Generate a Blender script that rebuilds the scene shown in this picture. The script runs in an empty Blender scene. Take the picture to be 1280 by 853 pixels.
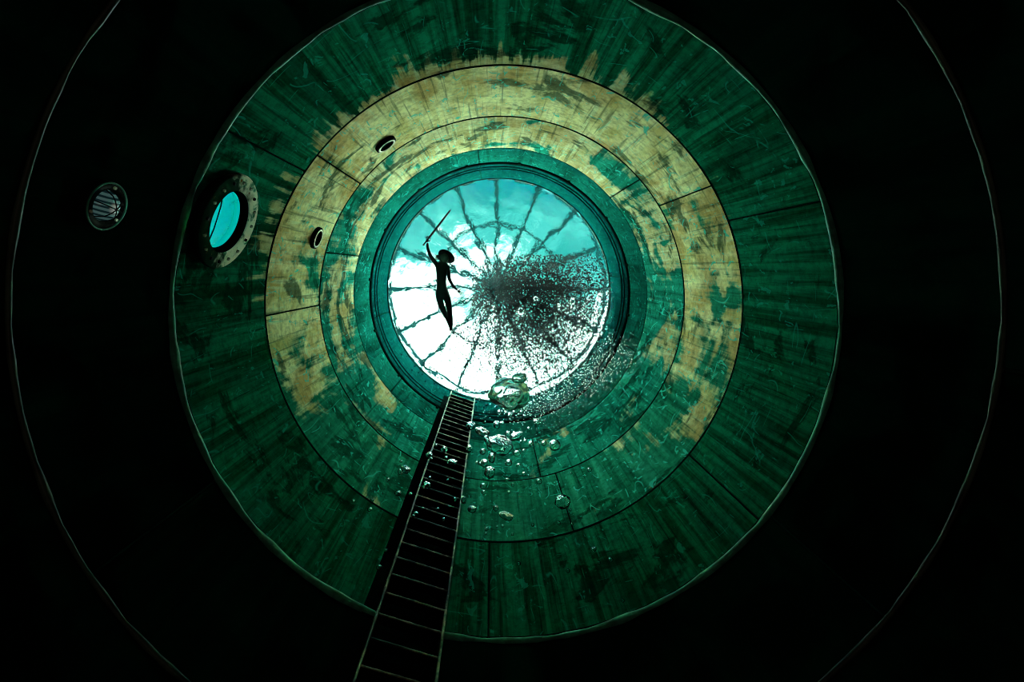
import bpy, bmesh, math, random
from mathutils import Vector, Matrix, Euler, noise as mnoise

# ------------------------------------------------------------------ scene, camera, sky, light
scene = bpy.context.scene
col = scene.collection
random.seed(7)
H0 = 1.2                       # camera height above the tank floor
R = 3.0                        # tank radius
F_PX = 610.0                   # focal length in pixels of the 1280 x 853 frame
RIGHT = Vector((0.99918265, 0.0, -0.04042319))
UP = Vector((0.00578829, -0.9896949, 0.14307517))
FWD = Vector((0.04000662, 0.1431922, 0.98888597))
CAM = Vector((-0.20411778, -0.61913348, H0))

cam_d = bpy.data.cameras.new('camera')
cam = bpy.data.objects.new('camera', cam_d)
col.objects.link(cam)
cam_d.sensor_fit = 'HORIZONTAL'
cam_d.sensor_width = 36.0
cam_d.lens = 36.0 * F_PX / 1280.0
cam_d.clip_start = 0.02
cam_d.clip_end = 300
m = Matrix.Identity(4)
for i, v in enumerate((RIGHT, UP, -FWD)):
    for j in range(3):
        m[j][i] = v[j]
m.translation = CAM
cam.matrix_world = m
scene.camera = cam

vs = scene.view_settings
vs.view_transform = 'Standard'
vs.look = 'None'
vs.gamma = 1.0
vs.use_curve_mapping = False
vs.exposure = 0.0
cy = scene.cycles
cy.max_bounces = 14
cy.diffuse_bounces = 5
cy.glossy_bounces = 6
cy.transmission_bounces = 12
cy.transparent_max_bounces = 12
cy.caustics_refractive = True
cy.caustics_reflective = False
cy.use_denoising = True
cy.sample_clamp_indirect = 60.0
cy.pixel_filter_type = 'BOX'

SKY_TEAL = (0.0, 0.42, 0.40)
SKY_PALE = (0.12, 0.85, 0.76)
SKY_WHITE = (5.4, 6.8, 6.0)
SKY_BRIGHT = (40.0, 51.0, 41.0)        # sky out of view, brightened to light the walls, away from zenith and sunward
SUN_GLOW = (80.0, 100.0, 80.0)          # hazy sun behind the cloud bank on the +Y side
SUN_DIR = Vector((0.05, 0.82, 0.57)).normalized()


class NT:
    """small helper to write node trees"""
    def __init__(self, tree):
        self.t = tree
        tree.nodes.clear()

    def n(self, kind, **kw):
        nd = self.t.nodes.new(kind)
        for k, v in kw.items():
            setattr(nd, k, v)
        return nd

    def link(self, a, b):
        self.t.links.new(a, b)

    def put(self, sock, v):
        if hasattr(v, 'is_linked'):
            self.link(v, sock)
        else:
            if sock.type == 'RGBA' and len(v) == 3:
                v = (*v, 1)
            sock.default_value = v

    def math(self, op, a, b=0.0, c=0.0, clamp=False):
        nd = self.n('ShaderNodeMath', operation=op, use_clamp=clamp)
        for i, v in enumerate((a, b, c)):
            self.put(nd.inputs[i], v)
        return nd.outputs[0]

    def mix(self, fac, a, b, blend='MIX'):
        nd = self.n('ShaderNodeMix', data_type='RGBA', blend_type=blend)
        self.put(nd.inputs[0], fac)
        self.put(nd.inputs[6], a)
        self.put(nd.inputs[7], b)
        return nd.outputs[2]

    def ramp(self, v, lo, hi):
        nd = self.n('ShaderNodeMapRange', interpolation_type='SMOOTHSTEP')
        self.put(nd.inputs[0], v)
        nd.inputs[1].default_value = lo
        nd.inputs[2].default_value = hi
        return nd.outputs[0]

    def scale(self, vec, s, off=(0, 0, 0)):
        nd = self.n('ShaderNodeMapping')
        self.link(vec, nd.inputs[0])
        nd.inputs[1].default_value = off
        nd.inputs[3].default_value = s
        return nd.outputs[0]

    def noise(self, vec, sc=1.0, det=4.0, rough=0.55, dist=0.0):
        nd = self.n('ShaderNodeTexNoise')
        self.link(vec, nd.inputs['Vector'])
        nd.inputs['Scale'].default_value = sc
        nd.inputs['Detail'].default_value = det
        nd.inputs['Roughness'].default_value = rough
        nd.inputs['Distortion'].default_value = dist
        return nd.outputs['Fac']


def make_world():
    w = bpy.data.worlds.new('sky')
    scene.world = w
    w.use_nodes = True
    t = NT(w.node_tree)
    tc = t.n('ShaderNodeTexCoord')
    d = tc.outputs['Generated']
    sep = t.n('ShaderNodeSeparateXYZ')
    t.link(d, sep.inputs[0])
    big = t.noise(t.scale(d, (1, 1, 1), (0.35, 0.1, 0.0)), 2.6, 6, 0.6, 0.6)
    fine = t.noise(d, 9.0, 5, 0.6, 0.8)
    # a cloud bank covers the half of the sky towards +Y
    v = t.math('ADD', t.math('MULTIPLY', sep.outputs[1], 1.9), t.math('MULTIPLY', t.math('SUBTRACT', big, 0.5), 1.7))
    v = t.math('SUBTRACT', v, t.math('MULTIPLY', sep.outputs[0], 0.45))
    v = t.math('ADD', v, t.math('MULTIPLY', t.math('SUBTRACT', fine, 0.5), 0.5))
    c = t.mix(t.ramp(v, -0.34, 0.02), SKY_TEAL, SKY_PALE)
    c = t.mix(t.ramp(v, 0.0, 0.30), c, SKY_WHITE)
    low = t.math('MULTIPLY', t.math('SUBTRACT', 1.0, sep.outputs[2]), 1.3)
    low = t.math('ADD', low, t.math('MULTIPLY', sep.outputs[1], 0.22))
    c = t.mix(t.ramp(low, 0.17, 0.52), c, SKY_BRIGHT)
    dt = t.n('ShaderNodeVectorMath', operation='DOT_PRODUCT')
    t.link(d, dt.inputs[0])
    dt.inputs[1].default_value = SUN_DIR
    g = t.math('EXPONENT', t.math('MULTIPLY', t.math('SUBTRACT', dt.outputs['Value'], 1.0), 20.0))
    c = t.mix(g, c, SUN_GLOW)
    bg = t.n('ShaderNodeBackground')
    t.link(c, bg.inputs[0])
    out = t.n('ShaderNodeOutputWorld')
    t.link(bg.outputs[0], out.inputs[0])


make_world()


def strobe(name, loc, watts):
    l = bpy.data.lights.new(name, 'POINT')
    l.energy = watts
    l.color = (1.0, 0.62, 0.5)
    l.shadow_soft_size = 0.07
    o = bpy.data.objects.new(name, l)
    o.location = loc
    col.objects.link(o)


# the photographer's two warm strobes, at arm's length either side of the housing
strobe('strobe_lamp', CAM + Vector((0.75, 0.35, -0.15)), 9.0)
strobe('strobe_lamp', CAM + Vector((-0.75, 0.30, -0.15)), 6.0)


# ------------------------------------------------------------------ helpers
def ray(px, py):
    return RIGHT * (px - 640) + UP * (426.5 - py) + FWD * F_PX


def at(px, py, h):
    """the point seen at a photograph position, h metres above the camera"""
    d = ray(px, py)
    return CAM + d * (h / d.z)


def wall_hit(px, py, rad=R):
    d = ray(px, py)
    a = d.x ** 2 + d.y ** 2
    b = CAM.x * d.x + CAM.y * d.y
    c = CAM.x ** 2 + CAM.y ** 2 - rad * rad
    return CAM + d * ((-b + math.sqrt(b * b - a * c)) / a)


def tag(o, label=None, cat=None, group=None, kind=None):
    if label:
        o['label'] = label
    if cat:
        o['category'] = cat
    if group:
        o['group'] = group
    if kind:
        o['kind'] = kind
    return o


def obj(name, mesh, mat, parent=None, smooth=False):
    if isinstance(mesh, bmesh.types.BMesh):
        me = bpy.data.meshes.new(name)
        mesh.to_mesh(me)
        mesh.free()
    else:
        me = mesh
    if mat and not me.materials:
        me.materials.append(mat)
    if smooth:
        me.polygons.foreach_set('use_smooth', [True] * len(me.polygons))
    o = bpy.data.objects.new(name, me)
    col.objects.link(o)
    if parent:
        o.parent = parent
    return o


def empty(name, mat4=None):
    o = bpy.data.objects.new(name, None)
    o.empty_display_size = 0.1
    col.objects.link(o)
    if mat4 is not None:
        o.matrix_world = mat4
    return o


def polar(az, r, z):
    a = math.radians(az)
    return Vector((r * math.cos(a), r * math.sin(a), z))


def wall_frame(az, z, r=R):
    """x along the wall, y up the tank, z into the tank; origin on the wall"""
    a = math.radians(az)
    X = Vector((math.sin(a), -math.cos(a), 0))
    Y = Vector((0, 0, 1))
    Z = Vector((-math.cos(a), -math.sin(a), 0))
    mm = Matrix.Identity(4)
    for i, v in enumerate((X, Y, Z)):
        for j in range(3):
            mm[j][i] = v[j]
    mm.translation = polar(az, r, z)
    return mm


def lathe(profile, n=48, arc=None, axis='Z'):
    """profile: list of (radius, z); closed revolve round local z"""
    bm = bmesh.new()
    rows = []
    full = arc is None
    a0, a1 = (0, 2 * math.pi) if full else (math.radians(arc[0]), math.radians(arc[1]))
    cnt = n if full else n + 1
    for r, z in profile:
        rows.append([bm.verts.new((r * math.cos(a0 + (a1 - a0) * i / n), r * math.sin(a0 + (a1 - a0) * i / n), z)) for i in range(cnt)])
    for k in range(len(rows) - 1):
        for i in range(n if full else n):
            j = (i + 1) % cnt if full else i + 1
            bm.faces.new((rows[k][i], rows[k][j], rows[k + 1][j], rows[k + 1][i]))
    bmesh.ops.remove_doubles(bm, verts=bm.verts, dist=1e-6)
    return bm


def box(bm, c, sx, sy, sz, rot=None):
    mm = Matrix.Translation(c)
    if rot is not None:
        mm = mm @ rot
    return bmesh.ops.create_cube(bm, size=1.0, matrix=mm @ Matrix.Diagonal((sx, sy, sz, 1)))


def bevel(bm, w, seg=1):
    bmesh.ops.bevel(bm, geom=list(bm.edges), offset=w, segments=seg, affect='EDGES')
    return bm


def tube(bm, pts, rad, n=8):
    """a round bar along points"""
    rows = []
    for i, p in enumerate(pts):
        p = Vector(p)
        d = (Vector(pts[min(i + 1, len(pts) - 1)]) - Vector(pts[max(i - 1, 0)])).normalized()
        s = Vector((0, 0, 1)) if abs(d.z) < 0.9 else Vector((1, 0, 0))
        u = d.cross(s).normalized()
        v = d.cross(u)
        r = rad[i] if isinstance(rad, (list, tuple)) else rad
        rows.append([bm.verts.new(p + r * (math.cos(2 * math.pi * k / n) * u + math.sin(2 * math.pi * k / n) * v)) for k in range(n)])
    for a, b in zip(rows, rows[1:]):
        for k in range(n):
            bm.faces.new((a[k], a[(k + 1) % n], b[(k + 1) % n], b[k]))
    bm.faces.new(rows[0][::-1])
    bm.faces.new(rows[-1])
    return bm


# ------------------------------------------------------------------ materials
def new_mat(name):
    mt = bpy.data.materials.new(name)
    mt.use_nodes = True
    return mt, NT(mt.node_tree)


def finish(t, color, rough=0.5, metal=0.0, spec=0.5, bump=None, bump_d=0.01, bump_s=0.6):
    b = t.n('ShaderNodeBsdfPrincipled')
    t.put(b.inputs['Base Color'], color)
    t.put(b.inputs['Roughness'], rough)
    t.put(b.inputs['Metallic'], metal)
    b.inputs['Specular IOR Level'].default_value = spec
    if bump is not None:
        bp = t.n('ShaderNodeBump')
        bp.inputs['Strength'].default_value = bump_s
        bp.inputs['Distance'].default_value = bump_d
        t.link(bump, bp.inputs['Height'])
        t.link(bp.outputs[0], b.inputs['Normal'])
    o = t.n('ShaderNodeOutputMaterial')
    t.link(b.outputs[0], o.inputs[0])


def position(t):
    g = t.n('ShaderNodeNewGeometry')
    return g.outputs['Position']


TAN = (0.86, 0.84, 0.46)
OLIVE = (0.60, 0.52, 0.20)
SCR = (0.05, 0.60, 0.50)


def wall_mat(name, a, b, dark, tan_thr=None, tan_bias=0.0, tan_z=None, dark_thr=0.58, scr=0.5, rough=0.5, seed=0.0, streak=7.0, spec=0.0, tan_st=0.30, tan_mul=1.0, rust=0.0):
    """painted and worn steel: a / b streaked paint, tan bare patches, dark algae film, scratches"""
    mt, t = new_mat(name)
    p = position(t)
    sep = t.n('ShaderNodeSeparateXYZ')
    t.link(p, sep.inputs[0])
    off = (seed, seed * 1.7, seed * 0.6)
    st = t.noise(t.scale(p, (streak, streak, 0.32), off), 1.0, 5, 0.62)
    st2 = t.noise(t.scale(p, (2.2, 2.2, 0.25), off), 1.0, 3, 0.55)
    base = t.mix(t.ramp(st, 0.37, 0.63), a, b)
    base = t.mix(t.math('MULTIPLY', t.ramp(st2, 0.52, 0.72), 0.75), base, dark)
    if tan_thr is not None:
        pn = t.noise(t.scale(p, (0.9, 0.9, 0.75), off), 1.0, 7, 0.58, 0.7)
        v = t.math('ADD', pn, t.math('MULTIPLY', t.math('SUBTRACT', st, 0.5), tan_st))
        v = t.math('ADD', v, t.math('MULTIPLY', sep.outputs[1], -tan_bias))
        if tan_z:
            z0, k = tan_z
            v = t.math('ADD', v, t.math('MULTIPLY', t.math('SUBTRACT', sep.outputs[2], z0), k))
        ym = t.ramp(v, tan_thr - 0.035, tan_thr + 0.05)
        tone = t.noise(t.scale(p, (3.2, 3.2, 0.9), off), 1.0, 6, 0.65)
        tan = t.mix(t.ramp(tone, 0.38, 0.66), TAN, OLIVE)
        if rust > 0:
            rt = t.noise(t.scale(p, (1.3, 1.3, 1.1), (seed + 3, 1, 4)), 1.0, 5, 0.6, 0.4)
            tan = t.mix(t.math('MULTIPLY', t.ramp(rt, 0.46, 0.62), rust), tan, (0.50, 0.31, 0.10))
        if tan_mul != 1.0:
            tan = t.mix(1.0, tan, (tan_mul, tan_mul, tan_mul), 'MULTIPLY')
        pale = t.noise(t.scale(p, (13, 13, 0.8), (seed + 6, 2, 0)), 1.0, 4, 0.6)
        tan = t.mix(t.math('MULTIPLY', t.ramp(pale, 0.54, 0.68), 0.5), tan, (0.62, 0.80, 0.52))
        bars = t.noise(t.scale(p, (1.1, 1.1, 9.0), off), 1.0, 4, 0.6)
        tan = t.mix(t.math('MULTIPLY', t.ramp(bars, 0.54, 0.70), 0.35), tan, (0.16, 0.20, 0.08))
        base = t.mix(ym, base, tan)
    dn = t.noise(t.scale(p, (1.25, 1.25, 1.6), (seed + 4.1, 2.2, seed)), 1.0, 6, 0.6, 0.5)
    base = t.mix(t.math('MULTIPLY', t.ramp(dn, dark_thr, dark_thr + 0.07), 0.8), base, dark)
    # narrow dark runs down the plate and fine grit
    rn = t.noise(t.scale(p, (17, 17, 0.55), (seed + 1.3, 6.0, 2.0)), 1.0, 4, 0.6)
    base = t.mix(t.math('MULTIPLY', t.ramp(rn, 0.55, 0.66), 0.55), base, dark)
    gr = t.noise(t.scale(p, (1, 1, 1)), 11.0, 7, 0.7)
    grit = t.math('ADD', 0.72, t.math('MULTIPLY', t.ramp(gr, 0.34, 0.60), 0.42))
    cg = t.n('ShaderNodeCombineXYZ')
    for i in range(3):
        t.link(grit, cg.inputs[i])
    base = t.mix(1.0, base, cg.outputs[0], 'MULTIPLY')
    # thin scratches: iso-lines of a soft noise, kept only in places
    if scr > 0:
        # (across, along, line width, gate): slanting, level and upright strokes
        for k, (sx, sz, wd, th) in enumerate(((1.3, 0.8, 0.006, 0.56), (0.9, 3.0, 0.009, 0.56), (4.2, 0.7, 0.011, 0.55), (2.2, 1.6, 0.008, 0.60))):
            n1 = t.noise(t.scale(p, (sx, sx, sz), (seed + k, 9.0 + k, 1.0)), 1.0, 1.0, 0.4, 0.1)
            ln = t.math('SUBTRACT', 1.0, t.ramp(t.math('ABSOLUTE', t.math('SUBTRACT', n1, 0.5)), 0.0, wd))
            gate = t.ramp(t.noise(t.scale(p, (3.0, 3.0, 2.6), (seed + 7, k * 3.1, 3)), 1.0, 2, 0.5), th, th + 0.05)
            base = t.mix(t.math('MULTIPLY', t.math('MULTIPLY', ln, gate), scr), base, SCR)
        fl = t.noise(t.scale(p, (5.5, 5.5, 3.5), (seed + 2, 5, 8)), 1.0, 3, 0.6, 1.5)
        base = t.mix(t.math('MULTIPLY', t.ramp(fl, 0.63, 0.67), scr), base, SCR)
    bu = t.math('ADD', t.math('MULTIPLY', st, 0.5), t.noise(t.scale(p, (3, 3, 3)), 1.0, 8, 0.65))
    rg = t.math('ADD', rough, t.math('MULTIPLY', t.math('SUBTRACT', st, 0.5), 0.35))
    finish(t, base, rg, 0.0, spec, bu, 0.012, 0.5)
    return mt


GREEN_A = (0.0015, 0.058, 0.028)
GREEN_B = (0.006, 0.18, 0.102)
DKGREEN = (0.0005, 0.020, 0.011)
M = {}
M['band_surface'] = wall_mat('teal_painted_rim', (0.0003, 0.020, 0.020), (0.0005, 0.026, 0.026), (0.0002, 0.012, 0.012), None, dark_thr=0.66, scr=0.06, seed=1.0, streak=2.0)
M['band_collar'] = wall_mat('dark_teal_collar', (0.002, 0.055, 0.042), (0.003, 0.085, 0.066), (0.001, 0.025, 0.02), None, dark_thr=0.58, scr=0.2, seed=2.0, streak=3.0)
M['band_worn_a'] = wall_mat('worn_steel_upper', (0.006, 0.14, 0.10), (0.015, 0.25, 0.18), (0.0015, 0.04, 0.027), 0.52, 0.045, dark_thr=0.53, scr=0.8, seed=3.3, tan_mul=0.62, rust=0.5)
M['band_worn_b'] = wall_mat('worn_steel_middle', (0.008, 0.16, 0.10), (0.025, 0.31, 0.20), (0.002, 0.06, 0.036), 0.46, 0.068, dark_thr=0.55, scr=0.9, seed=5.1, tan_mul=0.95, rust=0.75)
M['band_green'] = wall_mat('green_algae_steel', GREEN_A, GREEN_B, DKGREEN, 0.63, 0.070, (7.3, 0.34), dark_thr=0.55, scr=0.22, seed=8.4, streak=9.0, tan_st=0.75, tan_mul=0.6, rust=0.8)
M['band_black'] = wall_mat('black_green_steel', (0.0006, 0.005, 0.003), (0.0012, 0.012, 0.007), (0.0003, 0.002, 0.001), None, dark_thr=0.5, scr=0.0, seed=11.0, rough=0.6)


def plain(name, color, rough=0.5, metal=0.0, spec=0.5, vary=0.25, sc=14.0, bump=0.004):
    mt, t = new_mat(name)
    tc = t.n('ShaderNodeTexCoord')
    nz = t.noise(tc.outputs['Object'], sc, 5, 0.6)
    dk = tuple(c * (1 - vary) for c in color)
    lt = tuple(min(1, c * (1 + vary)) for c in color)
    finish(t, t.mix(t.ramp(nz, 0.3, 0.7), dk, lt), rough, metal, spec, nz, bump, 0.5)
    return mt


M['shell'] = plain('shell_black_steel', (0.004, 0.010, 0.008), 0.7, 0, 0.05)
M['seam_dark'] = plain('dark_weld', (0.002, 0.022, 0.015), 0.55, 0, 0.0)
M['seam_light'] = plain('bright_weld', (0.06, 0.36, 0.24), 0.5, 0.0, 0.2, 0.5, 6.0, 0.01)
M['seam_low'] = plain('low_weld', (0.032, 0.06, 0.035), 0.45, 0.0, 0.2, 0.8, 3.0, 0.01)
M['rubber'] = plain('black_rubber', (0.002, 0.004, 0.004), 0.6, 0, 0.0)
M['floor'] = wall_mat('floor_steel', (0.003, 0.016, 0.010), (0.006, 0.03, 0.02), (0.001, 0.005, 0.003), None, scr=0.0, seed=13.0)
M['rib'] = plain('dark_rib_paint', (0.001, 0.008, 0.009), 0.6, 0, 0.0)
M['ladder_black'] = plain('ladder_black_coating', (0.003, 0.006, 0.005), 0.6, 0, 0.05)
M['suit'] = plain('black_bodysuit', (0.006, 0.022, 0.028), 0.7, 0, 0.3)
M['hat'] = plain('black_felt', (0.003, 0.006, 0.007), 0.9, 0, 0.1)
M['hair'] = plain('dark_hair', (0.004, 0.006, 0.006), 0.6)
M['blade'] = plain('dark_blade_steel', (0.006, 0.010, 0.012), 0.4, 0.2)
M['pipe'] = plain('bore_and_skirt_shade', (0.002, 0.005, 0.004), 0.6, 0, 0.02)
M['chrome'] = plain('worn_chrome', (0.62, 0.64, 0.46), 0.4, 0.2, 0.3, 0.4, 20.0)


def lit_worn_edge_mat():  # light caught by the worn edges is put into their bright colour
    mt, t = new_mat('lit_worn_metal_edge')
    p = position(t)
    a = t.noise(p, 9.0, 6, 0.7)
    b = t.noise(t.scale(p, (1, 1, 1), (3, 1, 2)), 3.0, 4, 0.6)
    c = t.mix(t.ramp(a, 0.40, 0.62), (0.62, 0.62, 0.36), (0.10, 0.26, 0.18))
    c = t.mix(t.ramp(b, 0.42, 0.58), c, (0.010, 0.03, 0.022))
    finish(t, c, 0.4, 0.0, 0.5, a, 0.004)
    return mt


M['edge'] = lit_worn_edge_mat()


def flange_mat():
    mt, t = new_mat('rusted_bronze_flange')
    tc = t.n('ShaderNodeTexCoord')
    o = tc.outputs['Object']
    sep = t.n('ShaderNodeSeparateXYZ')
    t.link(o, sep.inputs[0])
    a = t.noise(o, 7.0, 6, 0.65, 0.4)
    b = t.noise(t.scale(o, (1, 1, 1), (5, 2, 0)), 4.0, 5, 0.6)
    c = t.mix(t.ramp(a, 0.50, 0.62), (0.95, 0.95, 0.74), (0.07, 0.26, 0.16))
    v = t.math('SUBTRACT', b, t.math('MULTIPLY', sep.outputs[1], 0.75))  # cream above, dark below: light from above put into the flange colour
    c = t.mix(t.ramp(v, 0.36, 0.58), c, (0.008, 0.030, 0.018))
    rs = t.noise(t.scale(o, (1, 1, 1), (1, 7, 3)), 9.0, 4, 0.6)
    c = t.mix(t.ramp(rs, 0.62, 0.70), c, (0.22, 0.08, 0.012))
    finish(t, c, 0.5, 0.0, 0.0, a, 0.006)
    return mt


M['flange'] = flange_mat()


def pane_lit_mat():
    """the viewing window: the lit room behind it shows cyan through dirty glass"""
    mt, t = new_mat('lit_porthole_glass')
    tc = t.n('ShaderNodeTexCoord')
    o = tc.outputs['Object']
    a = t.noise(o, 5.0, 6, 0.65, 0.3)
    c = t.mix(t.ramp(a, 0.58, 0.72), (0.0, 0.50, 0.44), (0.0, 0.22, 0.20))
    e = t.n('ShaderNodeEmission')
    t.link(c, e.inputs[0])
    e.inputs[1].default_value = 0.85
    g = t.n('ShaderNodeBsdfGlossy')
    g.inputs['Roughness'].default_value = 0.05
    mx = t.n('ShaderNodeMixShader')
    mx.inputs[0].default_value = 0.002
    t.link(e.outputs[0], mx.inputs[1])
    t.link(g.outputs[0], mx.inputs[2])
    out = t.n('ShaderNodeOutputMaterial')
    t.link(mx.outputs[0], out.inputs[0])
    return mt


M['lit_pane'] = pane_lit_mat()


def glass_mat(name, ior, color=(1, 1, 1), rough=0.0, bump=None):
    mt, t = new_mat(name)
    g = t.n('ShaderNodeBsdfGlass')
    g.inputs['Color'].default_value = (*color, 1)
    g.inputs['IOR'].default_value = ior
    g.inputs['Roughness'].default_value = rough
    if bump:
        p = position(t)
        nz = t.noise(p, bump[0], 3, 0.6)
        bp = t.n('ShaderNodeBump')
        bp.inputs['Strength'].default_value = bump[1]
        bp.inputs['Distance'].default_value = bump[2]
        t.link(nz, bp.inputs['Height'])
        t.link(bp.outputs[0], g.inputs['Normal'])
    o = t.n('ShaderNodeOutputMaterial')
    t.link(g.outputs[0], o.inputs[0])
    return mt


M['water'] = glass_mat('water_surface', 1.333, (0.93, 1.0, 0.99), 0.0, (7.0, 0.22, 0.05))
M['bubble'] = glass_mat('air_bubble_in_water', 0.75, (0.93, 0.97, 0.965), 0.03)


def fine_bubble_mat():
    """specks of air: their backlit darkness put into a near-black gloss, part clear"""
    mt, t = new_mat('fine_air_bubbles')
    g = t.n('ShaderNodeBsdfGlass')
    g.inputs['IOR'].default_value = 0.75
    s = t.n('ShaderNodeBsdfGlossy')
    s.inputs['Roughness'].default_value = 0.05
    s.inputs['Color'].default_value = (0.03, 0.042, 0.045, 1)
    mx = t.n('ShaderNodeMixShader')
    mx.inputs[0].default_value = 0.93
    t.link(g.outputs[0], mx.inputs[1])
    t.link(s.outputs[0], mx.inputs[2])
    o = t.n('ShaderNodeOutputMaterial')
    t.link(mx.outputs[0], o.inputs[0])
    return mt


M['fine_bubble'] = fine_bubble_mat()


def thin_pane_mat():
    mt, t = new_mat('dome_glass_pane')
    p = position(t)
    nz = t.noise(p, 1.4, 5, 0.6, 0.5)
    tr = t.n('ShaderNodeBsdfTransparent')
    t.link(t.mix(t.ramp(nz, 0.35, 0.7), (1, 1, 1), (0.78, 0.95, 0.94)), tr.inputs[0])
    g = t.n('ShaderNodeBsdfGlossy')
    g.inputs['Roughness'].default_value = 0.02
    mx = t.n('ShaderNodeMixShader')
    mx.inputs[0].default_value = 0.001
    t.link(tr.outputs[0], mx.inputs[1])
    t.link(g.outputs[0], mx.inputs[2])
    o = t.n('ShaderNodeOutputMaterial')
    t.link(mx.outputs[0], o.inputs[0])
    return mt


M['dome_pane'] = thin_pane_mat()

# ------------------------------------------------------------------ tank shell, plates, weld seams
Z = {'S': 13.194 + H0, 'L': 11.296 + H0, 'Z': 10.013 + H0, 'A': 8.028 + H0, 'B': 6.109 + H0, 'C': 4.354 + H0, 'D': 2.904 + H0}
Z_TOP = Z['S'] + 0.10

wall = obj('wall_round', lathe([(R + 0.06, -0.02), (R + 0.06, Z_TOP), (R + 0.025, Z_TOP), (R + 0.025, -0.02)], 144), M['shell'], None, True)
tag(wall, 'round steel tank wall of curved welded plates', None, None, 'structure')


def wobble(az, z):
    a = math.radians(az)
    return 0.006 * mnoise.noise(Vector((3.2 * math.cos(a), 3.2 * math.sin(a), z * 0.9)))


def plate(az0, az1, z0, z1, mat):
    """one curved steel plate, 12 mm thick, rounded at its rims"""
    g = 0.009
    da = math.degrees(g / R)
    az0 += da
    az1 -= da
    z0 += g
    z1 -= g
    n = max(10, int((az1 - az0) / 2.6))
    azs = [az0, az0 + 0.22] + [az0 + 0.22 + (az1 - az0 - 0.44) * i / n for i in range(1, n)] + [az1 - 0.22, az1]
    k = max(4, int((z1 - z0) / 0.3))
    zs = [z0, z0 + 0.012] + [z0 + 0.012 + (z1 - z0 - 0.024) * i / k for i in range(1, k)] + [z1 - 0.012, z1]
    bm = bmesh.new()
    rows = []
    for i, zz in enumerate(zs):
        row = []
        for j, aa in enumerate(azs):
            edge = i in (0, len(zs) - 1) or j in (0, len(azs) - 1)
            row.append(bm.verts.new(polar(aa, R + (0.010 if edge else 0.0) + (0 if edge else wobble(aa, zz)), zz)))
        rows.append(row)
    for i in range(len(zs) - 1):
        for j in range(len(azs) - 1):
            bm.faces.new((rows[i][j], rows[i + 1][j], rows[i + 1][j + 1], rows[i][j + 1]))
    for i in (1, len(zs) - 2):
        for j in range(len(azs) - 1):
            bm.edges.get((rows[i][j], rows[i][j + 1])).smooth = False
    for j in (1, len(azs) - 2):
        for i in range(len(zs) - 1):
            bm.edges.get((rows[i][j], rows[i + 1][j])).smooth = False
    rim = [e for e in bm.edges if e.is_boundary]
    ex = bmesh.ops.extrude_edge_only(bm, edges=rim)
    for v in [v for v in ex['geom'] if isinstance(v, bmesh.types.BMVert)]:
        s = (R + 0.024) / math.hypot(v.co.x, v.co.y)
        v.co.x *= s
        v.co.y *= s
    return obj('steel_plate', bm, mat, wall, True)


COURSES = [
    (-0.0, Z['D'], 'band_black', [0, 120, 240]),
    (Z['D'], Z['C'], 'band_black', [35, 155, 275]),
    (Z['C'], Z['B'], 'band_green', [-143.6, -24.2, 37.0, 95.0]),
    (Z['B'], Z['A'], 'band_worn_b', [-139.0, -33.4, 73.0, 181.2]),
    (Z['A'], Z['Z'], 'band_worn_a', [-162.5, -43.5, 78.0]),
    (Z['Z'], Z['L'], 'band_collar', [-99.0, 21.0, 141.0]),
    (Z['L'], Z_TOP, 'band_surface', [-99.0, -9.0, 81.0, 171.0]),
]
for z0, z1, mk, az in COURSES:
    for i, a in enumerate(az):
        b = az[(i + 1) % len(az)] + (360 if i == len(az) - 1 else 0)
        plate(a, b, z0, z1, M[mk])
        if z0 > 0:
            bm = bmesh.new()
            tube(bm, [polar(a, R + 0.008, z0 + (z1 - z0) * k / 12 + 0.0) + Vector((random.uniform(-1, 1), random.uniform(-1, 1), 0)) * 0.002 for k in range(13)], 0.009, 6)
            obj('vertical_weld', bm, M['seam_dark'], wall, True)


def ring_bead(z, rad, minor, mat, name, jitter=0.0, n=180):
    bm = bmesh.new()
    rows = []
    for i in range(n):
        a = 360.0 * i / n
        j = jitter * mnoise.noise(Vector((math.cos(math.radians(a)) * 9, math.sin(math.radians(a)) * 9, z)))
        j2 = 1 + (0.6 * mnoise.noise(Vector((math.cos(math.radians(a)) * 14, math.sin(math.radians(a)) * 14, z + 5))) if jitter else 0)
        rows.append([bm.verts.new(polar(a, rad + j * 0.4 + minor * j2 * math.cos(k * math.pi / 4), z + j + minor * j2 * math.sin(k * math.pi / 4))) for k in range(8)])
    for i in range(n):
        for k in range(8):
            bm.faces.new((rows[i][k], rows[(i + 1) % n][k], rows[(i + 1) % n][(k + 1) % 8], rows[i][(k + 1) % 8]))
    return obj(name, bm, mat, wall, True)


ring_bead(Z['A'], R + 0.008, 0.020, M['seam_dark'], 'ring_weld')
ring_bead(Z['B'], R + 0.008, 0.020, M['seam_dark'], 'ring_weld')
ring_bead(Z['Z'], R + 0.010, 0.012, M['seam_dark'], 'ring_weld')
ring_bead(Z['C'] - 0.02, R + 0.002, 0.034, M['seam_light'], 'ring_weld', 0.005)
ring_bead(Z['C'] + 0.030, R + 0.004, 0.012, M['seam_dark'], 'ring_weld', 0.004)
ring_bead(Z['D'], R + 0.002, 0.020, M['seam_low'], 'ring_weld', 0.005)
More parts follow.
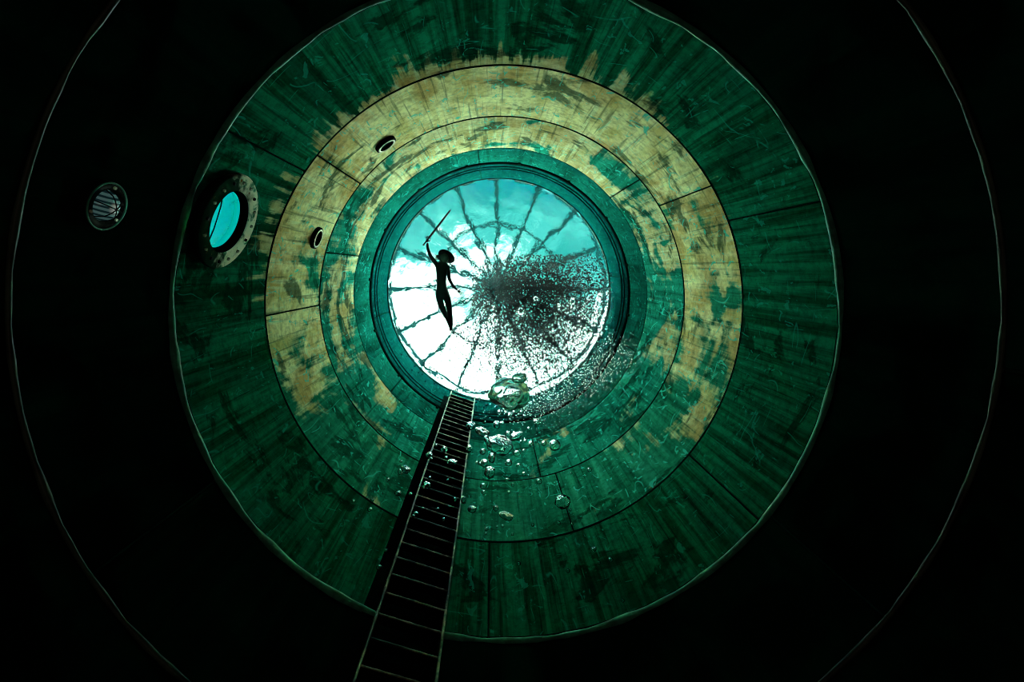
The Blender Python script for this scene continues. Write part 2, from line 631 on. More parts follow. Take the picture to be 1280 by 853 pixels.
# collar below the water line: a stepped ring blackened for the ledge shadow, and two black gaskets
for zz, dz, pr, mk in ((Z['L'] + 0.03, 0.14, 0.030, 'rubber'),):
    obj('ledge_shadow_ring', lathe([(R + 0.02, zz - dz / 2), (R - pr * 0.4, zz - dz / 2), (R - pr, zz - dz / 4), (R - pr, zz + dz / 4), (R - pr * 0.4, zz + dz / 2), (R + 0.02, zz + dz / 2)], 144), M[mk], wall, True)
for zz in (Z['L'] + 0.44, Z['L'] + 0.68):
    ring_bead(zz, R - 0.004, 0.013, M['rubber'], 'gasket_ring')
ring_bead(Z['S'] - 0.03, R - 0.006, 0.018, M['rubber'], 'gasket_ring')
for k in range(16):
    bm = bmesh.new()
    box(bm, Vector((0, 0, 0)), 0.06, 0.05, 0.05)
    bevel(bm, 0.008)
    o = obj('lug', bm, M['seam_dark'], wall)
    o.matrix_world = wall_frame(k * 22.5 + 8, Z['L'] - 0.12, R - 0.02)

fl = obj('floor', lathe([(0.0, 0.0), (R + 0.03, 0.0), (R + 0.03, -0.02), (0.0, -0.02)], 96), M['floor'])
tag(fl, 'dark round steel floor of the tank', None, None, 'structure')


# ------------------------------------------------------------------ water surface
def water_surface():
    rnd = random.Random(3)
    waves = []
    for i in range(44):
        L = 0.20 * (1.0 / 0.20) ** rnd.random()
        th = rnd.uniform(0, 2 * math.pi)
        k = 2 * math.pi / L
        waves.append((k * math.cos(th), k * math.sin(th), rnd.uniform(0, 6.3), 0.011 / k * rnd.uniform(0.6, 1.4)))
    nr, na = 120, 420
    verts = [(0, 0, 0)]
    faces = []
    for i in range(1, nr + 1):
        r = (R + 0.0) * i / nr
        for j in range(na):
            a = 2 * math.pi * j / na
            verts.append((r * math.cos(a), r * math.sin(a), 0))
    out = []
    for x, y, _ in verts:
        e = min(1.0, max(0.0, (R - math.hypot(x, y)) / 0.05))
        out.append((x, y, Z['S'] + e * sum(A * math.sin(kx * x + ky * y + ph) for kx, ky, ph, A in waves)))
    for j in range(na):
        faces.append((0, 1 + j, 1 + (j + 1) % na))
    for i in range(nr - 1):
        b = 1 + i * na
        for j in range(na):
            j2 = (j + 1) % na
            faces.append((b + j, b + na + j, b + na + j2, b + j2))
    me = bpy.data.meshes.new('water_surface')
    me.from_pydata(out, [], faces)
    o = obj('water_surface', me, M['water'], None, True)
    tag(o, 'rippled water surface at the top of the tank seen from below', None, None, 'structure')


water_surface()


# ------------------------------------------------------------------ glazed dome over the tank
def dome():
    base = Z['S'] + 2.35
    RD = 3.60
    root = empty('dome_skylight', Matrix.Translation((0, 0, Z_TOP + 0.12)))
    tag(root, 'round glazed dome skylight with sixteen dark ribs above the water', 'skylight')
    inv = root.matrix_world.inverted()
    rise, z_low = 1.75, Z_TOP + 0.12
    rho = (RD * RD + rise * rise) / (2 * rise)
    RI = 2.25

    def zc(r):
        return base + math.sqrt(max(0, rho * rho - r * r)) - (rho - rise)

    def part(name, bm, mat, smooth=False):
        bmesh.ops.transform(bm, matrix=inv, verts=bm.verts)
        return obj(name, bm, mat, root, smooth)

    rs = [0.34, 0.8, 1.3, 1.8, RI, 2.7, 3.2, RD]
    for k in range(16):
        az = -90 + 22.5 * k
        bm = bmesh.new()
        a = math.radians(az)
        t = Vector((-math.sin(a), math.cos(a), 0))
        rows = []
        for r in rs:
            c = polar(az, r, zc(r))
            rows.append([bm.verts.new(c + t * s * 0.08 + Vector((0, 0, u))) for s, u in ((-1, -0.07), (1, -0.07), (1, 0.07), (-1, 0.07))])
        for p, q in zip(rows, rows[1:]):
            for i in range(4):
                bm.faces.new((p[i], p[(i + 1) % 4], q[(i + 1) % 4], q[i]))
        bm.faces.new(rows[0])
        bm.faces.new(rows[-1][::-1])
        bmesh.ops.recalc_face_normals(bm, faces=bm.faces)
        part('rib', bm, M['rib'])
        # post of the drum below the rib
        bm = bmesh.new()
        box(bm, polar(az, RD, (z_low + base) / 2), 0.09, 0.08, base - z_low, Matrix.Rotation(a, 4, 'Z'))
        part('post', bm, M['rib'])
        # panes between this rib and the next
        for r0, r1 in ((0.34, RI), (RI, RD)):
            bm = bmesh.new()
            grid = []
            for i in range(4):
                r = r0 + (r1 - r0) * i / 3
                grid.append([bm.verts.new(polar(az + 22.5 * j / 3, r, zc(r))) for j in range(4)])
            for i in range(3):
                for j in range(3):
                    bm.faces.new((grid[i][j], grid[i + 1][j], grid[i + 1][j + 1], grid[i][j + 1]))
            part('glass_pane', bm, M['dome_pane'], True)
        bm = bmesh.new()
        v = [bm.verts.new(polar(az + 22.5 * j / 3, RD, zz)) for zz in (z_low, base) for j in range(4)]
        for j in range(3):
            bm.faces.new((v[j], v[j + 1], v[j + 5], v[j + 4]))
        part('drum_pane', bm, M['dome_pane'], True)
    for r, w, hh in ((RI, 0.045, 0.06), (RD, 0.06, 0.06)):
        z0 = zc(r) if r < 3 else base
        part('ring_beam', lathe([(r - w, z0 - hh), (r + w, z0 - hh), (r + w, z0 + hh), (r - w, z0 + hh), (r - w, z0 - hh)], 96), M['rib'])
    z0 = zc(0.34)
    part('hub', lathe([(0.0, z0 - 0.10), (0.34, z0 - 0.10), (0.40, z0 - 0.04), (0.40, z0 + 0.06), (0.2, z0 + 0.14), (0.0, z0 + 0.16)], 40), M['rib'])
    # walkway round the mouth of the tank that carries the drum
    dk = obj('floor_walkway', lathe([(R + 0.062, Z_TOP), (RD + 0.25, Z_TOP), (RD + 0.25, Z_TOP + 0.12), (R + 0.03, Z_TOP + 0.12), (R + 0.03, Z_TOP + 0.002), (R + 0.062, Z_TOP)], 96), M['shell'])
    tag(dk, 'narrow dark walkway ring round the mouth of the tank', None, None, 'structure')


dome()


# ------------------------------------------------------------------ ladder
def ladder():
    azc = 110.4
    rl = 2.86
    z_bot, z_top = 0.35, 12.75 + H0
    fr = wall_frame(azc, 0.0, R)
    root = empty('ladder', fr @ Matrix.Translation((0, z_bot, 0)))
    tag(root, 'tall black steel ladder with worn, lit edges down the tank wall', 'ladder')
    # local axes: x along the wall, y up, z into the tank (0 at the wall)
    hw = 0.325
    H = z_top - z_bot
    d = R - rl
    for s in (-1, 1):
        bm = bmesh.new()
        box(bm, Vector((s * hw, H / 2, d - 0.045)), 0.022, H, 0.085)
        bevel(bm, 0.003)
        rail = obj('rail', bm, M['ladder_black'], root)
        bm = bmesh.new()
        n = 60
        rnd = random.Random(5 + s)
        pts = [Vector((s * hw + rnd.uniform(-1, 1) * 0.0015, H * i / n, d + 0.0)) for i in range(n + 1)]
        tube(bm, pts, [0.013 + rnd.uniform(-0.003, 0.003) for _ in pts], 6)
        obj('lit_worn_edge', bm, M['edge'], rail, True)
    # dark strip on the wall behind the ladder, reaching past its left side
    bm = bmesh.new()
    rows = []
    for yy in (0.0, H - 0.3):
        row = []
        for i in range(9):
            x = -0.47 + (0.47 + 0.35) * i / 8
            row.append(bm.verts.new((x, yy, 0.012 + (R - math.sqrt(R * R - x * x)))))
        rows.append(row)
    for i in range(8):
        bm.faces.new((rows[0][i], rows[0][i + 1], rows[1][i + 1], rows[1][i]))
    ex = bmesh.ops.extrude_face_region(bm, geom=list(bm.faces))
    for v in [v for v in ex['geom'] if isinstance(v, bmesh.types.BMVert)]:
        v.co.z -= 0.01
    bmesh.ops.recalc_face_normals(bm, faces=bm.faces)
    obj('dark_strip', bm, M['rubber'], root)
    # rungs
    bmT = bmesh.new()
    box(bmT, Vector((0, 0, -0.05)), 2 * hw - 0.02, 0.018, 0.09)
    bevel(bmT, 0.003)
    me_t = bpy.data.meshes.new('rung')
    bmT.to_mesh(me_t)
    bmT.free()
    me_t.materials.append(M['ladder_black'])
    bmE = bmesh.new()
    rnd = random.Random(9)
    pts = [Vector((-hw + 0.01 + (2 * hw - 0.02) * i / 12, 0.006, 0)) for i in range(13)]
    tube(bmE, pts, [0.0085 + rnd.uniform(-0.002, 0.002) for _ in pts], 6)
    me_e = bpy.data.meshes.new('lit_worn_edge')
    bmE.to_mesh(me_e)
    bmE.free()
    me_e.materials.append(M['edge'])
    y = 0.18
    while y < H - 0.1:
        o = obj('rung', me_t, None, root)
        o.location = (0, y, d)
        e = obj('lit_worn_edge', me_e, None, o, True)
        y += 0.305
    # stand-off brackets
    bmB = bmesh.new()
    box(bmB, Vector((0, 0, 0)), 0.03, 0.06, d - 0.05)
    me_b = bpy.data.meshes.new('bracket')
    bmB.to_mesh(me_b)
    bmB.free()
    me_b.materials.append(M['ladder_black'])
    for k in range(6):
        for s in (-1, 1):
            o = obj('bracket', me_b, None, root)
            o.location = (s * (hw + 0.002), 0.6 + k * (H - 1.4) / 5, (d - 0.05) / 2)


ladder()


# ------------------------------------------------------------------ porthole, lamp, inlet nozzles
def porthole():
    root = empty('porthole', wall_frame(-158.3, 4.87 + H0))
    tag(root, 'large round porthole with rusty bolted flange and lit cyan glass', 'porthole')
    P = 0.105
    obj('neck', lathe([(0.45, -0.02), (0.45, P - 0.05), (0.465, P - 0.045)], 64), M['ladder_black'], root, True)
    f = lathe([(0.465, P - 0.045), (0.47, P - 0.035), (0.47, P - 0.008), (0.462, P), (0.315, P), (0.306, P - 0.008)], 72)
    flange = obj('flange', f, M['flange'], root)
    obj('shaded_recess', lathe([(0.306, P - 0.008), (0.306, 0.05), (0.295, 0.05), (0.295, 0.036), (0.282, 0.036), (0.282, 0.02)], 64), M['rubber'], root, True)  # recess wall and pane seat coloured black for the shade inside
    for k in range(16):
        a = 2 * math.pi * k / 16
        bm = bmesh.new()
        bmesh.ops.create_cone(bm, cap_ends=True, segments=6, radius1=0.018, radius2=0.016, depth=0.018)
        bevel(bm, 0.002)
        o = obj('bolt', bm, M['flange'] if k % 3 else M['ladder_black'], flange)
        o.location = (0.392 * math.cos(a), 0.392 * math.sin(a), P + 0.008)
    # lightly domed glass pane, with a bar of the room beyond leaning behind it
    obj('glass_pane', lathe([(0.295, 0.022), (0.2, 0.026), (0.1, 0.029), (0.0, 0.030)], 48), M['lit_pane'], root, True)
    bm = bmesh.new()
    tube(bm, [Vector((0.27 * math.cos(t_), 0.27 * math.sin(t_) * 0 - 0.13 + 0.03 * math.sin(i), 0.031)) for i, t_ in enumerate((2.7, 2.0, 1.2, 0.5))], 0.006, 6)
    obj('glazing_bar', bm, M['rubber'], root, True)


porthole()


def underwater_lamp():
    root = empty('underwater_lamp', wall_frame(-159.3, 3.435 + H0))
    tag(root, 'small round unlit underwater lamp with domed glass and wire guard beside porthole', 'lamp')
    obj('housing', lathe([(0.165, -0.01), (0.165, 0.05), (0.15, 0.06), (0.115, 0.06), (0.105, 0.03), (0.0, 0.03)], 48), M['ladder_black'], root, True)
    bm = bmesh.new()
    n = 48
    tube(bm, [Vector((0.16 * math.cos(2 * math.pi * i / n), 0.16 * math.sin(2 * math.pi * i / n), 0.062)) for i in range(n + 1)], 0.006, 6)
    obj('rim', bm, M['seam_light'], root, True)
    mt, t = new_mat('lens_painted_reflection')
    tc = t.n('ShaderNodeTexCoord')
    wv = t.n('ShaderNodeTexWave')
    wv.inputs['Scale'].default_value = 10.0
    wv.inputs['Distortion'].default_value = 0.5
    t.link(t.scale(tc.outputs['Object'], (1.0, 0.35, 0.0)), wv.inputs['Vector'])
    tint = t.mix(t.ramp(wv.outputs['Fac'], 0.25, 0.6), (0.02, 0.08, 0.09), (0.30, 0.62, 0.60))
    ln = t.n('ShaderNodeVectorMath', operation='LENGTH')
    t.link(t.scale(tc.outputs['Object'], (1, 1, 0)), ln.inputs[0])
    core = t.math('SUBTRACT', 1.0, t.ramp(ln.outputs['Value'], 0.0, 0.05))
    b = t.n('ShaderNodeBsdfPrincipled')
    t.link(tint, b.inputs['Base Color'])
    b.inputs['Roughness'].default_value = 0.25
    b.inputs['Metallic'].default_value = 0.1
    # reflections of the skylight ribs and strobe painted as glow; lamp is unlit
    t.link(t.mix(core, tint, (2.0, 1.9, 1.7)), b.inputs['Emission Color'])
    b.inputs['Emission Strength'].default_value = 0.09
    out = t.n('ShaderNodeOutputMaterial')
    t.link(b.outputs[0], out.inputs[0])
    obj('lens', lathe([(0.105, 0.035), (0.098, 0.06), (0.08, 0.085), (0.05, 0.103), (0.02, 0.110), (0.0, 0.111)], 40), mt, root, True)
    for k in range(3):
        a = math.pi * k / 3 + 0.3
        pts = []
        for i in range(9):
            u = -1 + 2 * i / 8
            pts.append(Vector((0.112 * u * math.cos(a), 0.112 * u * math.sin(a), 0.05 + 0.072 * math.sqrt(max(0, 1 - u * u)))))
        bm = bmesh.new()
        tube(bm, pts, 0.004, 6)
        obj('guard_wire', bm, M['ladder_black'], root, True)
    for k in range(3):
        a = 2 * math.pi * k / 3 + 0.9
        bm = bmesh.new()
        bmesh.ops.create_cone(bm, cap_ends=True, segments=8, radius1=0.012, radius2=0.010, depth=0.012)
        o = obj('screw', bm, M['chrome'], root)
        o.location = (0.132 * math.cos(a), 0.132 * math.sin(a), 0.064)


underwater_lamp()


def nozzle(az, h, label):
    root = empty('inlet_nozzle', wall_frame(az, h + H0))
    tag(root, label, 'nozzle', 'water inlet nozzles')
    obj('socket', lathe([(0.165, -0.01), (0.165, 0.045), (0.15, 0.055), (0.14, 0.055)], 40), M['pipe'], root, True)  # outer skirt coloured black for its shaded side
    obj('rim', lathe([(0.14, 0.053), (0.135, 0.062), (0.122, 0.062), (0.115, 0.052)], 40), M['chrome'], root, True)
    obj('cup', lathe([(0.115, 0.053), (0.105, 0.018), (0.07, 0.012)], 40), M['pipe'], root, True)
    obj('eyeball', lathe([(0.085, 0.012), (0.08, 0.034), (0.062, 0.050), (0.045, 0.056)], 32), M['seam_dark'], root, True)
    obj('bore', lathe([(0.045, 0.056), (0.042, 0.015), (0.0, 0.015)], 24), M['pipe'], root, True)


nozzle(-125.5, 7.45, 'chrome rimmed inlet nozzle on yellow plate, the higher one in the picture')
nozzle(-158.5, 7.40, 'chrome rimmed inlet nozzle between the porthole and the skylight')


# ------------------------------------------------------------------ the swimmer
def skin_mesh(verts, edges, radii, sub=2):
    me = bpy.data.meshes.new('skin_tmp')
    me.from_pydata([tuple(v) for v in verts], edges, [])
    o = bpy.data.objects.new('skin_tmp', me)
    col.objects.link(o)
    md = o.modifiers.new('s', 'SKIN')
    md.use_smooth_shade = True
    for i, sv in enumerate(me.skin_vertices[0].data):
        r = radii[i]
        sv.radius = (r, r) if not isinstance(r, tuple) else r
        sv.use_root = (i == 0)
    ss = o.modifiers.new('u', 'SUBSURF')
    ss.levels = sub
    ss.render_levels = sub
    dg = bpy.context.evaluated_depsgraph_get()
    dg.update()
    res = bpy.data.meshes.new_from_object(o.evaluated_get(dg))
    bpy.data.objects.remove(o)
    return res


def person():
    hB = 11.3

    def W(zx, zy, dh=0.0):
        return at(510 + zx / 5.02, 250 + zy / 5.02, hB + dh)
    V = [W(215, 590), W(210, 520), W(210, 455), W(214, 412), W(219, 385), W(232, 352),       # pelvis .. head
         W(184, 412), W(140, 352), W(123, 300), W(122, 268),                                  # raised arm
         W(250, 424), W(259, 500, -0.05), W(284, 542, -0.08), W(310, 566, -0.08),              # lowered arm
         W(193, 610), W(216, 682, -0.03), W(248, 745), W(264, 790), W(266, 826, -0.03),         # leg
         W(246, 612), W(260, 690, 0.02), W(268, 752, 0.02), W(272, 795), W(271, 822, -0.03)]      # leg
    E = [(0, 1), (1, 2), (2, 3), (3, 4), (4, 5), (3, 6), (6, 7), (7, 8), (8, 9), (3, 10), (10, 11), (11, 12), (12, 13),
         (0, 14), (14, 15), (15, 16), (16, 17), (17, 18), (0, 19), (19, 20), (20, 21), (21, 22), (22, 23)]
    Rr = [0.135, 0.115, 0.135, 0.10, 0.055, 0.085,
          0.062, 0.045, 0.036, 0.028, 0.062, 0.046, 0.036, 0.026,
          0.095, 0.070, 0.055, 0.038, 0.020, 0.095, 0.070, 0.055, 0.038, 0.020]
    meshes = [skin_mesh(V, E, Rr)]
    # hands: five fingers each, rooted in the palm
    def hand(wrist, direction, side, curl, spread=1.0):
        d = direction.normalized()
        n = Vector((0, 0, -1))
        s = d.cross(n).normalized() * side
        palm = wrist + d * 0.05
        meshes.append(skin_mesh([wrist, palm, palm + d * 0.04], [(0, 1), (1, 2)], [0.024, (0.040, 0.020), (0.036, 0.018)], 1))
        for k, ln in enumerate((0.075, 0.085, 0.080, 0.062)):
            base = palm + d * 0.035 + s * (0.030 - 0.020 * k)
            dd = (d + s * 0.12 * spread * (1.5 - k)).normalized()
            p1 = base + dd * ln * 0.45
            d2 = (dd + n * curl).normalized()
            p2 = p1 + d2 * ln * 0.32
            d3 = (dd * (1 - curl * 0.6) + n * curl * 2).normalized()
            meshes.append(skin_mesh([base, p1, p2, p2 + d3 * ln * 0.25], [(0, 1), (1, 2), (2, 3)], [0.010, 0.0095, 0.009, 0.007], 1))
        tb = wrist + d * 0.025 + s * 0.03
        t1 = tb + (d * 0.6 + s).normalized() * 0.035
        meshes.append(skin_mesh([tb, t1, t1 + (d + s * 0.3 + n * curl).normalized() * 0.03], [(0, 1), (1, 2)], [0.012, 0.011, 0.008], 1))
    hand(V[9], V[9] - V[8], 1, 0.9)
    hand(V[13], V[13] - V[12], -1, 0.25)
    # head: ellipsoid with nose, brow, eye hollows, ears; looks towards the sword arm
    bm = bmesh.new()
    bmesh.ops.create_uvsphere(bm, u_segments=28, v_segments=20, radius=1.0)
    for v in bm.verts:
        x, y, z = v.co                # x across, y forward (face), z up
        f = max(0, y)
        nose = math.exp(-((x / 0.16) ** 2 + ((z + 0.12) / 0.22) ** 2)) * (0.24 if y > 0 else 0)
        eye = sum(math.exp(-(((x - s * 0.36) / 0.17) ** 2 + ((z - 0.06) / 0.12) ** 2)) for s in (-1, 1)) * (0.10 if y > 0 else 0)
        chin = math.exp(-((x / 0.35) ** 2 + ((z + 0.85) / 0.25) ** 2)) * (0.16 if y > -0.2 else 0)
        lips = math.exp(-((x / 0.25) ** 2 + ((z + 0.47) / 0.07) ** 2)) * (0.06 if y > 0 else 0)
        ear = math.exp(-((y / 0.14) ** 2 + ((z + 0.03) / 0.24) ** 2)) * (0.18 if abs(x) > 0.7 else 0)
        tap = 1 - 0.22 * max(0, -z)
        v.co = Vector((x * 0.078 * tap + math.copysign(ear, x) * 0.078, (y + nose - eye + chin + lips) * 0.098 * (1 - 0.08 * max(0, -z)), z * 0.118))
    up = Vector((0.38, -0.65, 0.65)).normalized()
    fw = Vector((-0.8, -0.1, -0.5))
    fw = (fw - up * fw.dot(up)).normalized()
    rt = fw.cross(up)
    hm = Matrix.Identity(4)
    for i, v in enumerate((rt, fw, up)):
        for j in range(3):
            hm[j][i] = v[j]
    hm.translation = W(226, 366)
    bmesh.ops.transform(bm, matrix=hm, verts=bm.verts)
    hme = bpy.data.meshes.new('head')
    bm.to_mesh(hme)
    bm.free()
    meshes.append(hme)
    bm = bmesh.new()
    for x in meshes:
        bm.from_mesh(x)
    origin = V[0].copy()
    bmesh.ops.translate(bm, vec=-origin, verts=bm.verts)
    p = obj('person', bm, M['suit'], None, True)
    p.location = origin
    tag(p, 'person in dark bodysuit and broad hat floating under the skylight with one arm raised', 'person')
    # hat: brim with a turned edge and a crown
    inv = Matrix.Translation(-origin)
    hat = lathe([(0.095, 0.0), (0.15, -0.004), (0.20, 0.006), (0.205, 0.016), (0.20, 0.014), (0.15, 0.006), (0.102, 0.012), (0.10, 0.07), (0.09, 0.11), (0.05, 0.125), (0.0, 0.118)], 36)
    tw = Matrix.Translation(W(240, 358)) @ hm.to_3x3().to_4x4()
    bmesh.ops.transform(hat, matrix=inv @ tw, verts=hat.verts)
    obj('hat', hat, M['hat'], p, True)
    # loose hair drifting on the sword side
    bm = bmesh.new()
    rnd = random.Random(2)
    for k in range(16):
        a = W(205 + rnd.uniform(-12, 8), 365 + rnd.uniform(-15, 15), rnd.uniform(-0.05, 0.05))
        b = W(185 + rnd.uniform(-10, 8), 352 + rnd.uniform(-12, 25), rnd.uniform(-0.05, 0.05))
        c = W(170 + rnd.uniform(-8, 12), 350 + rnd.uniform(-10, 30), rnd.uniform(-0.05, 0.05))
        tube(bm, [a, b, c], [0.012, 0.008, 0.003], 5)
    for k in range(7):
        a = W(255, 395, rnd.uniform(-0.03, 0.03))
        b = W(278 + rnd.uniform(-6, 6), 412 + rnd.uniform(-8, 8))
        c = W(300 + rnd.uniform(-12, 14), 425 + rnd.uniform(-10, 22))
        tube(bm, [a, b, c], [0.010, 0.007, 0.003], 5)
    bmesh.ops.transform(bm, matrix=inv, verts=bm.verts)
    obj('hair', bm, M['hair'], p, True)
    # sword
    tip, butt, grip = W(268, 62, 0.05), W(98, 282), W(124, 248)
    d = (tip - butt).normalized()
    root = empty('sword', Matrix.Translation(butt))
    tag(root, 'long thin dark sword in the raised hand of the floating person', 'sword')
    L = (tip - butt).length
    bm = bmesh.new()
    tube(bm, [d * 0.20, d * (L * 0.6), d * (L - 0.04), d * L], [0.026, 0.023, 0.020, 0.004], 6)
    obj('blade', bm, M['blade'], root)
    bm = bmesh.new()
    tube(bm, [d * 0.02, d * 0.10, d * 0.20], [0.014, 0.017, 0.014], 8)
    obj('grip', bm, M['ladder_black'], root, True)
    s = d.cross(Vector((0, 0, 1))).normalized()
    bm = bmesh.new()
    tube(bm, [d * 0.20 - s * 0.055, d * 0.205, d * 0.20 + s * 0.055], [0.008, 0.013, 0.008], 6)
    obj('crossguard', bm, M['blade'], root, True)
    bm = bmesh.new()
    bmesh.ops.create_icosphere(bm, subdivisions=2, radius=0.022)
    obj('pommel', bm, M['blade'], root, True)


person()


# ------------------------------------------------------------------ bubbles
def bubble_mesh(name, sub, rough, seed, squash=1.0):
    bm = bmesh.new()
    bmesh.ops.create_icosphere(bm, subdivisions=sub, radius=1.0)
    for v in bm.verts:
        n = v.co.normalized()
        d = 1 + rough * mnoise.noise(n * 1.1 + Vector((seed, seed * 2.3, 0))) + rough * 0.5 * mnoise.noise(n * 2.6 + Vector((0, seed, seed)))
        v.co = n * d
        v.co.z *= squash
    me = bpy.data.meshes.new(name)
    bm.to_mesh(me)
    bm.free()
    me.materials.append(M['bubble'])
    me.polygons.foreach_set('use_smooth', [True] * len(me.polygons))
    return me


B_ROUND = [bubble_mesh('air_bubble', 3, 0.07, s) for s in (1.1, 2.7, 5.2, 8.8)]
B_WOB = [bubble_mesh('air_bubble', 4, 0.22, s) for s in (1.9, 4.4, 7.3)]
B_WILD = [bubble_mesh('air_bubble', 5, 0.24, s, 0.9) for s in (3.1, 6.6, 9.2)]


def bubble(px, py, w, h=None, ang=0.0, frac=0.62, kind=None, label=None, group=None, hh=None):
    h = h or w
    wh = wall_hit(px, py)
    zmax = wh.z - H0
    if hh is None:
        hh = min(zmax * frac, 13.0 * frac) * random.uniform(0.94, 1.06)
    c = at(px, py, hh)
    dist = (c - CAM).dot(FWD)
    k = 1.15 * dist / F_PX / 2.0
    if kind is None:
        kind = B_ROUND if max(w, h) < 9 and 0.75 < w / h < 1.35 else B_WOB
    o = obj('air_bubble', random.choice(kind), None)
    o.location = c
    # width along picture right turned by ang, depth the mean of the two
    o.rotation_euler = Euler((0, 0, math.radians(ang)))
    o.scale = (w * k, h * k, (w + h) / 2 * k)
    tag(o, label, 'bubble', group)
    return o


UNIQ = [  # px, py, w, h, angle, meshes, label
    (637.5, 492.5, 44, 36, 15, B_WILD, 'largest air bubble, a wobbling cap overlapping the lower skylight rim'),
    (649, 473, 17, 11, -5, B_WOB, 'dark oval bubble on top of the largest cap-shaped bubble'),
    (623.5, 481, 10, 14, 20, B_WOB, 'curled bubble at the upper left of the largest cap-shaped bubble'),
    (654.4, 502, 11, 8, -30, B_WOB, 'bright bubble at the right edge of the largest cap-shaped bubble'),
    (624, 557, 28, 20, 15, B_WILD, 'big irregular bubble with a dark belly right of the ladder'),
    (603, 540, 17, 9, 28, B_WOB, 'long slanting bubble just above left of the big irregular bubble'),
    (608.4, 549.5, 6, 9, -30, B_WOB, 'narrow bubble joining the slanting bubble to the big irregular one'),
    (645.6, 545, 16, 8, -25, B_WOB, 'tilted sausage-shaped bubble right of the big irregular bubble'),
    (693.4, 556.6, 13, 13, 0, B_ROUND, 'large dark round bubble alone on the green plate, right of the others'),
    (612.3, 591, 12, 13, 0, B_WOB, 'large round bubble below the big irregular bubble'),
    (588.2, 532.6, 10, 9, 0, B_WOB, 'bubble overlapping the upper right rail of the ladder'),
    (614.5, 572.5, 8, 11, 0, B_WOB, 'egg-shaped bubble directly under the big irregular bubble'),
    (703.5, 628, 17, 15, 0, B_WOB, 'heart-shaped dark bubble on the dark green plate'),
    (632.7, 645.2, 17, 7, 20, B_WOB, 'flat slanting bubble low on the green plate'),
    (590, 636.8, 10, 7, 5, B_WOB, 'wide bubble just right of the ladder rail at the lower plate'),
    (507, 586.8, 11, 7, 35, B_WOB, 'slanted bubble on the wall left of the ladder'),
    (500.4, 590, 6, 7, 0, B_ROUND, 'round bubble touching the slanted one left of the ladder'),
    (533, 607.8, 10, 10, 0, B_WOB, 'largest bubble in front of the ladder, over its left rail'),
    (536.6, 569.4, 8, 8, 0, B_ROUND, 'round bubble on the left ladder rail, higher up'),
    (565.3, 578.4, 11, 7, 10, B_WOB, 'pale flat bubble between two ladder rungs'),
    (651.3, 390, 10, 11, 0, B_ROUND, 'ring-like bright bubble in the middle of the dark bubble cloud'),
    (716.2, 377.8, 8, 10, 15, B_WOB, 'cyan oval ring-like bubble at the right of the bubble cloud'),
    (637, 431, 8, 7, 20, B_WOB, 'cyan bubble against the skylight below the bubble cloud'),
    (621.5, 452, 7, 7, 0, B_ROUND, 'round dark-rimmed bubble against the lower skylight, above the cap-shaped one'),
    (671.7, 527, 8, 7, 0, B_WOB, 'bubble below right of the largest cap-shaped bubble'),
    (621, 531, 8, 9, 0, B_WOB, 'bubble below left of the largest cap-shaped bubble'),
]
for px, py, w, h, a, kd, lb in UNIQ:
    bubble(px, py, w, h, a, 0.56 if 'cap-shaped bubble' in lb and py < 510 or 'a wobbling cap' in lb else 0.85, kd, lb, 'larger rising air bubbles')

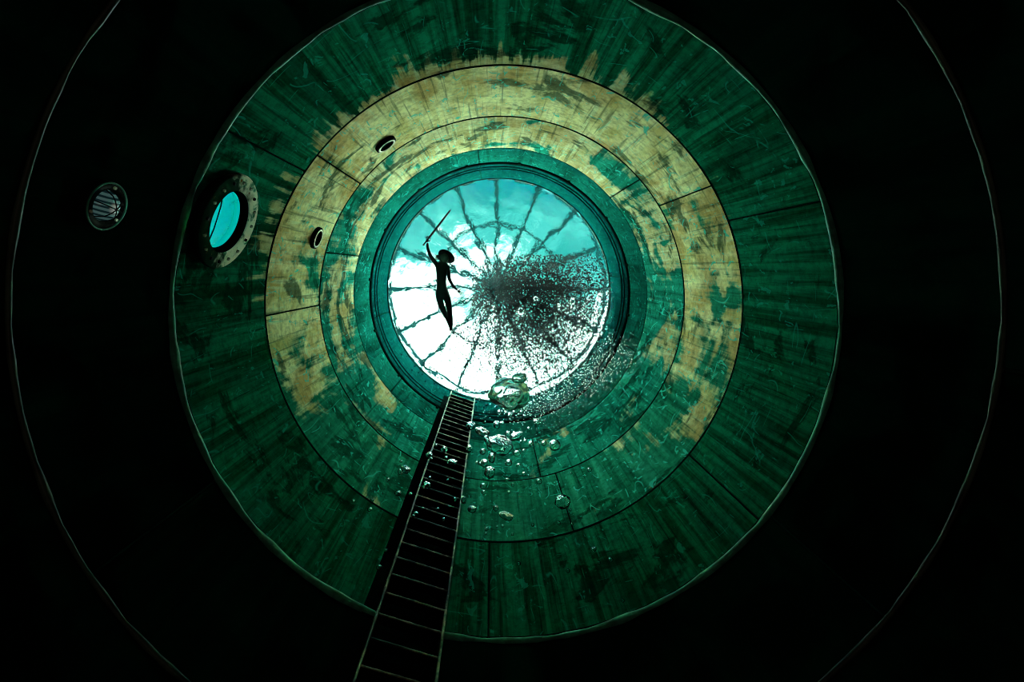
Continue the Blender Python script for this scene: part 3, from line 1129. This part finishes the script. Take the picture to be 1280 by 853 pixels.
GROUPS = {
    'small bubbles clustered under the cap bubble': ('small bright bubbles clustered about the largest cap-shaped bubble', [
        (628, 507.5, 5), (624.9, 515.5, 6), (633, 516, 5), (638.5, 518, 7, 5), (647, 512, 7, 6), (655.3, 510, 6), (662, 504, 5), (655.8, 519.7, 4),
        (655.3, 496, 5, 4), (631, 512, 4), (652, 515, 4), (659, 508, 4), (643, 515, 4), (640.5, 489, 3), (639, 494, 3.5), (627.6, 528.7, 5, 3)]),
    'small bubbles around the irregular bubble': ('small bubbles around the big irregular one', [
        (635.2, 542.4, 6, 7), (642.6, 541.3, 3.5), (651.6, 552, 3), (656.6, 551.5, 3.5), (663.7, 554.8, 6), (680, 554.5, 6), (661, 536, 4),
        (646.2, 567, 8, 7), (655, 563.7, 4), (603.5, 564.8, 7), (605, 579.6, 9), (600.2, 580, 4), (596.2, 578.5, 3.5), (635.8, 578.8, 8),
        (647.8, 581.8, 5, 4), (655, 592.7, 4.5), (660.7, 594.4, 2.5), (586, 561.6, 7, 9)]),
    'small bubbles over the middle green plates': ('small bubbles over the lower green plates', [
        (633.6, 600, 5, 4), (641, 606.4, 4), (674, 602, 6.5), (714, 592, 2.5), (603.8, 608, 7), (604.6, 615.6, 5), (636.3, 615.6, 3.5),
        (647.2, 617, 2.5), (737, 587.5, 5), (712.8, 637.7, 3), (619.6, 635.7, 6, 7), (608.4, 661, 5.5, 4), (621, 658.4, 2.5), (628.4, 657.8, 3.5),
        (666, 656.5, 4), (698.7, 654.2, 4), (715.2, 655.5, 3), (640.6, 668.5, 3), (607.2, 667.5, 3), (648.5, 705, 4.5), (710, 714, 4.5),
        (742.2, 686.9, 6.5, 4), (763.4, 700, 5.5), (748.8, 703.4, 3.5), (778.5, 751, 4), (579.3, 625, 6, 9)]),
    'small bubbles in front of the ladder': ('small bubbles in front of the ladder rungs', [
        (538.4, 573.5, 4), (555.3, 562.3, 7, 8), (557.6, 572, 3.5), (537, 597.5, 4), (568, 624.7, 5), (519.7, 642.5, 6, 5),
        (516.5, 645.3, 4), (528, 636, 3.5), (547.4, 636.5, 3.5), (554.4, 649.4, 4), (545, 557, 3.5), (560, 600, 3), (561, 633, 3)]),
    'small bubbles left of the ladder': ('small bubbles left of the ladder', [
        (484.6, 600, 4.5), (497.2, 616.8, 7, 6), (513, 617.6, 4), (462, 637, 5), (441.5, 627, 4), (465.3, 625.6, 4), (473.4, 709.6, 6, 5),
        (482.8, 688.4, 3.5), (501, 577, 3)]),
    'bubbles against the skylight': ('small round bubbles against the skylight', [
        (669.7, 374, 6), (698.8, 382, 5), (708, 416, 3.5), (753, 417, 5), (684.7, 470, 4)]),
}
ORD = ('topmost second third fourth fifth sixth seventh eighth ninth tenth eleventh twelfth thirteenth fourteenth fifteenth sixteenth '
       'seventeenth eighteenth nineteenth twentieth twenty-first twenty-second twenty-third twenty-fourth twenty-fifth twenty-sixth').split()
for g, (lb, items) in GROUPS.items():
    for i, it in enumerate(sorted(items, key=lambda q: q[1])):
        full = (ORD[0] + ' of the ' + lb) if i == 0 else ('%s from the top of the %s' % (ORD[i], lb))
        bubble(it[0], it[1], it[2], it[3] if len(it) > 3 else None, random.uniform(-20, 20), 0.85, None, full, g)

# the cloud of fine bubbles spreading under the surface and drifting down to one side
rc = random.Random(21)


def cloud_point():
    u = rc.random()
    while True:
        if u < 0.20:       # dense core under the surface
            px, py, h = rc.gauss(662, 36), rc.gauss(366, 20), rc.uniform(12.2, 13.0)
        elif u < 0.91:     # wide sheet under the surface
            px, py, h = rc.gauss(676, 58), rc.gauss(412, 50), rc.uniform(11.8, 13.0)
        else:              # tail, deeper and to the lower right
            s = rc.random()
            px, py, h = 690 + 95 * s + rc.gauss(0, 22) - 70 * (1 - s) * rc.random(), 520 - 85 * s + rc.gauss(0, 14), rc.uniform(8.6, 10.0)
        p = at(px, py, h)
        if math.hypot(p.x, p.y) > R - 0.12 or py < 318 + max(0, (655 - px)) * 0.25 or (px < 590 and py < 405) or (px < 565 and py < 430):
            continue
        return p, h, u >= 0.91


rnd_m = bubble_mesh('fine_air_bubble', 2, 0.05, 4.0)
rnd_m.materials[0] = M['fine_bubble']
for k in range(170):
    p, h, tail = cloud_point()
    o = obj('fine_air_bubble', rnd_m, None)
    o.location = p
    r = rc.uniform(0.022, 0.030) * h / 13
    o.scale = (r, r, r)
    tag(o, 'fine air bubble among the larger specks of the bubble cloud', 'bubble', 'larger specks of the bubble cloud')


def fine_cloud(count):
    bm = bmesh.new()
    bmesh.ops.create_icosphere(bm, subdivisions=1, radius=1.0)
    bv = [v.co.copy() for v in bm.verts]
    bf = [[v.index for v in f.verts] for f in bm.faces]
    bm.free()
    verts, faces, tails = [], [], []
    for k in range(count):
        p, h, tail = cloud_point()
        tails += [1 if tail else 0] * len(bf)
        r = (rc.uniform(0.010, 0.020) if tail else rc.uniform(0.014, 0.026)) * h / 13
        b = len(verts)
        verts += [tuple(p + v * r) for v in bv]
        faces += [[i + b for i in f] for f in bf]
    me = bpy.data.meshes.new('bubble_cloud')
    me.from_pydata(verts, [], faces)
    o = obj('bubble_cloud', me, M['fine_bubble'], None, True)
    me.materials.append(M['bubble'])
    me.polygons.foreach_set('material_index', tails)
    tag(o, 'dense cloud of fine air bubbles spreading under the skylight', 'bubbles', None, 'stuff')


fine_cloud(22000)
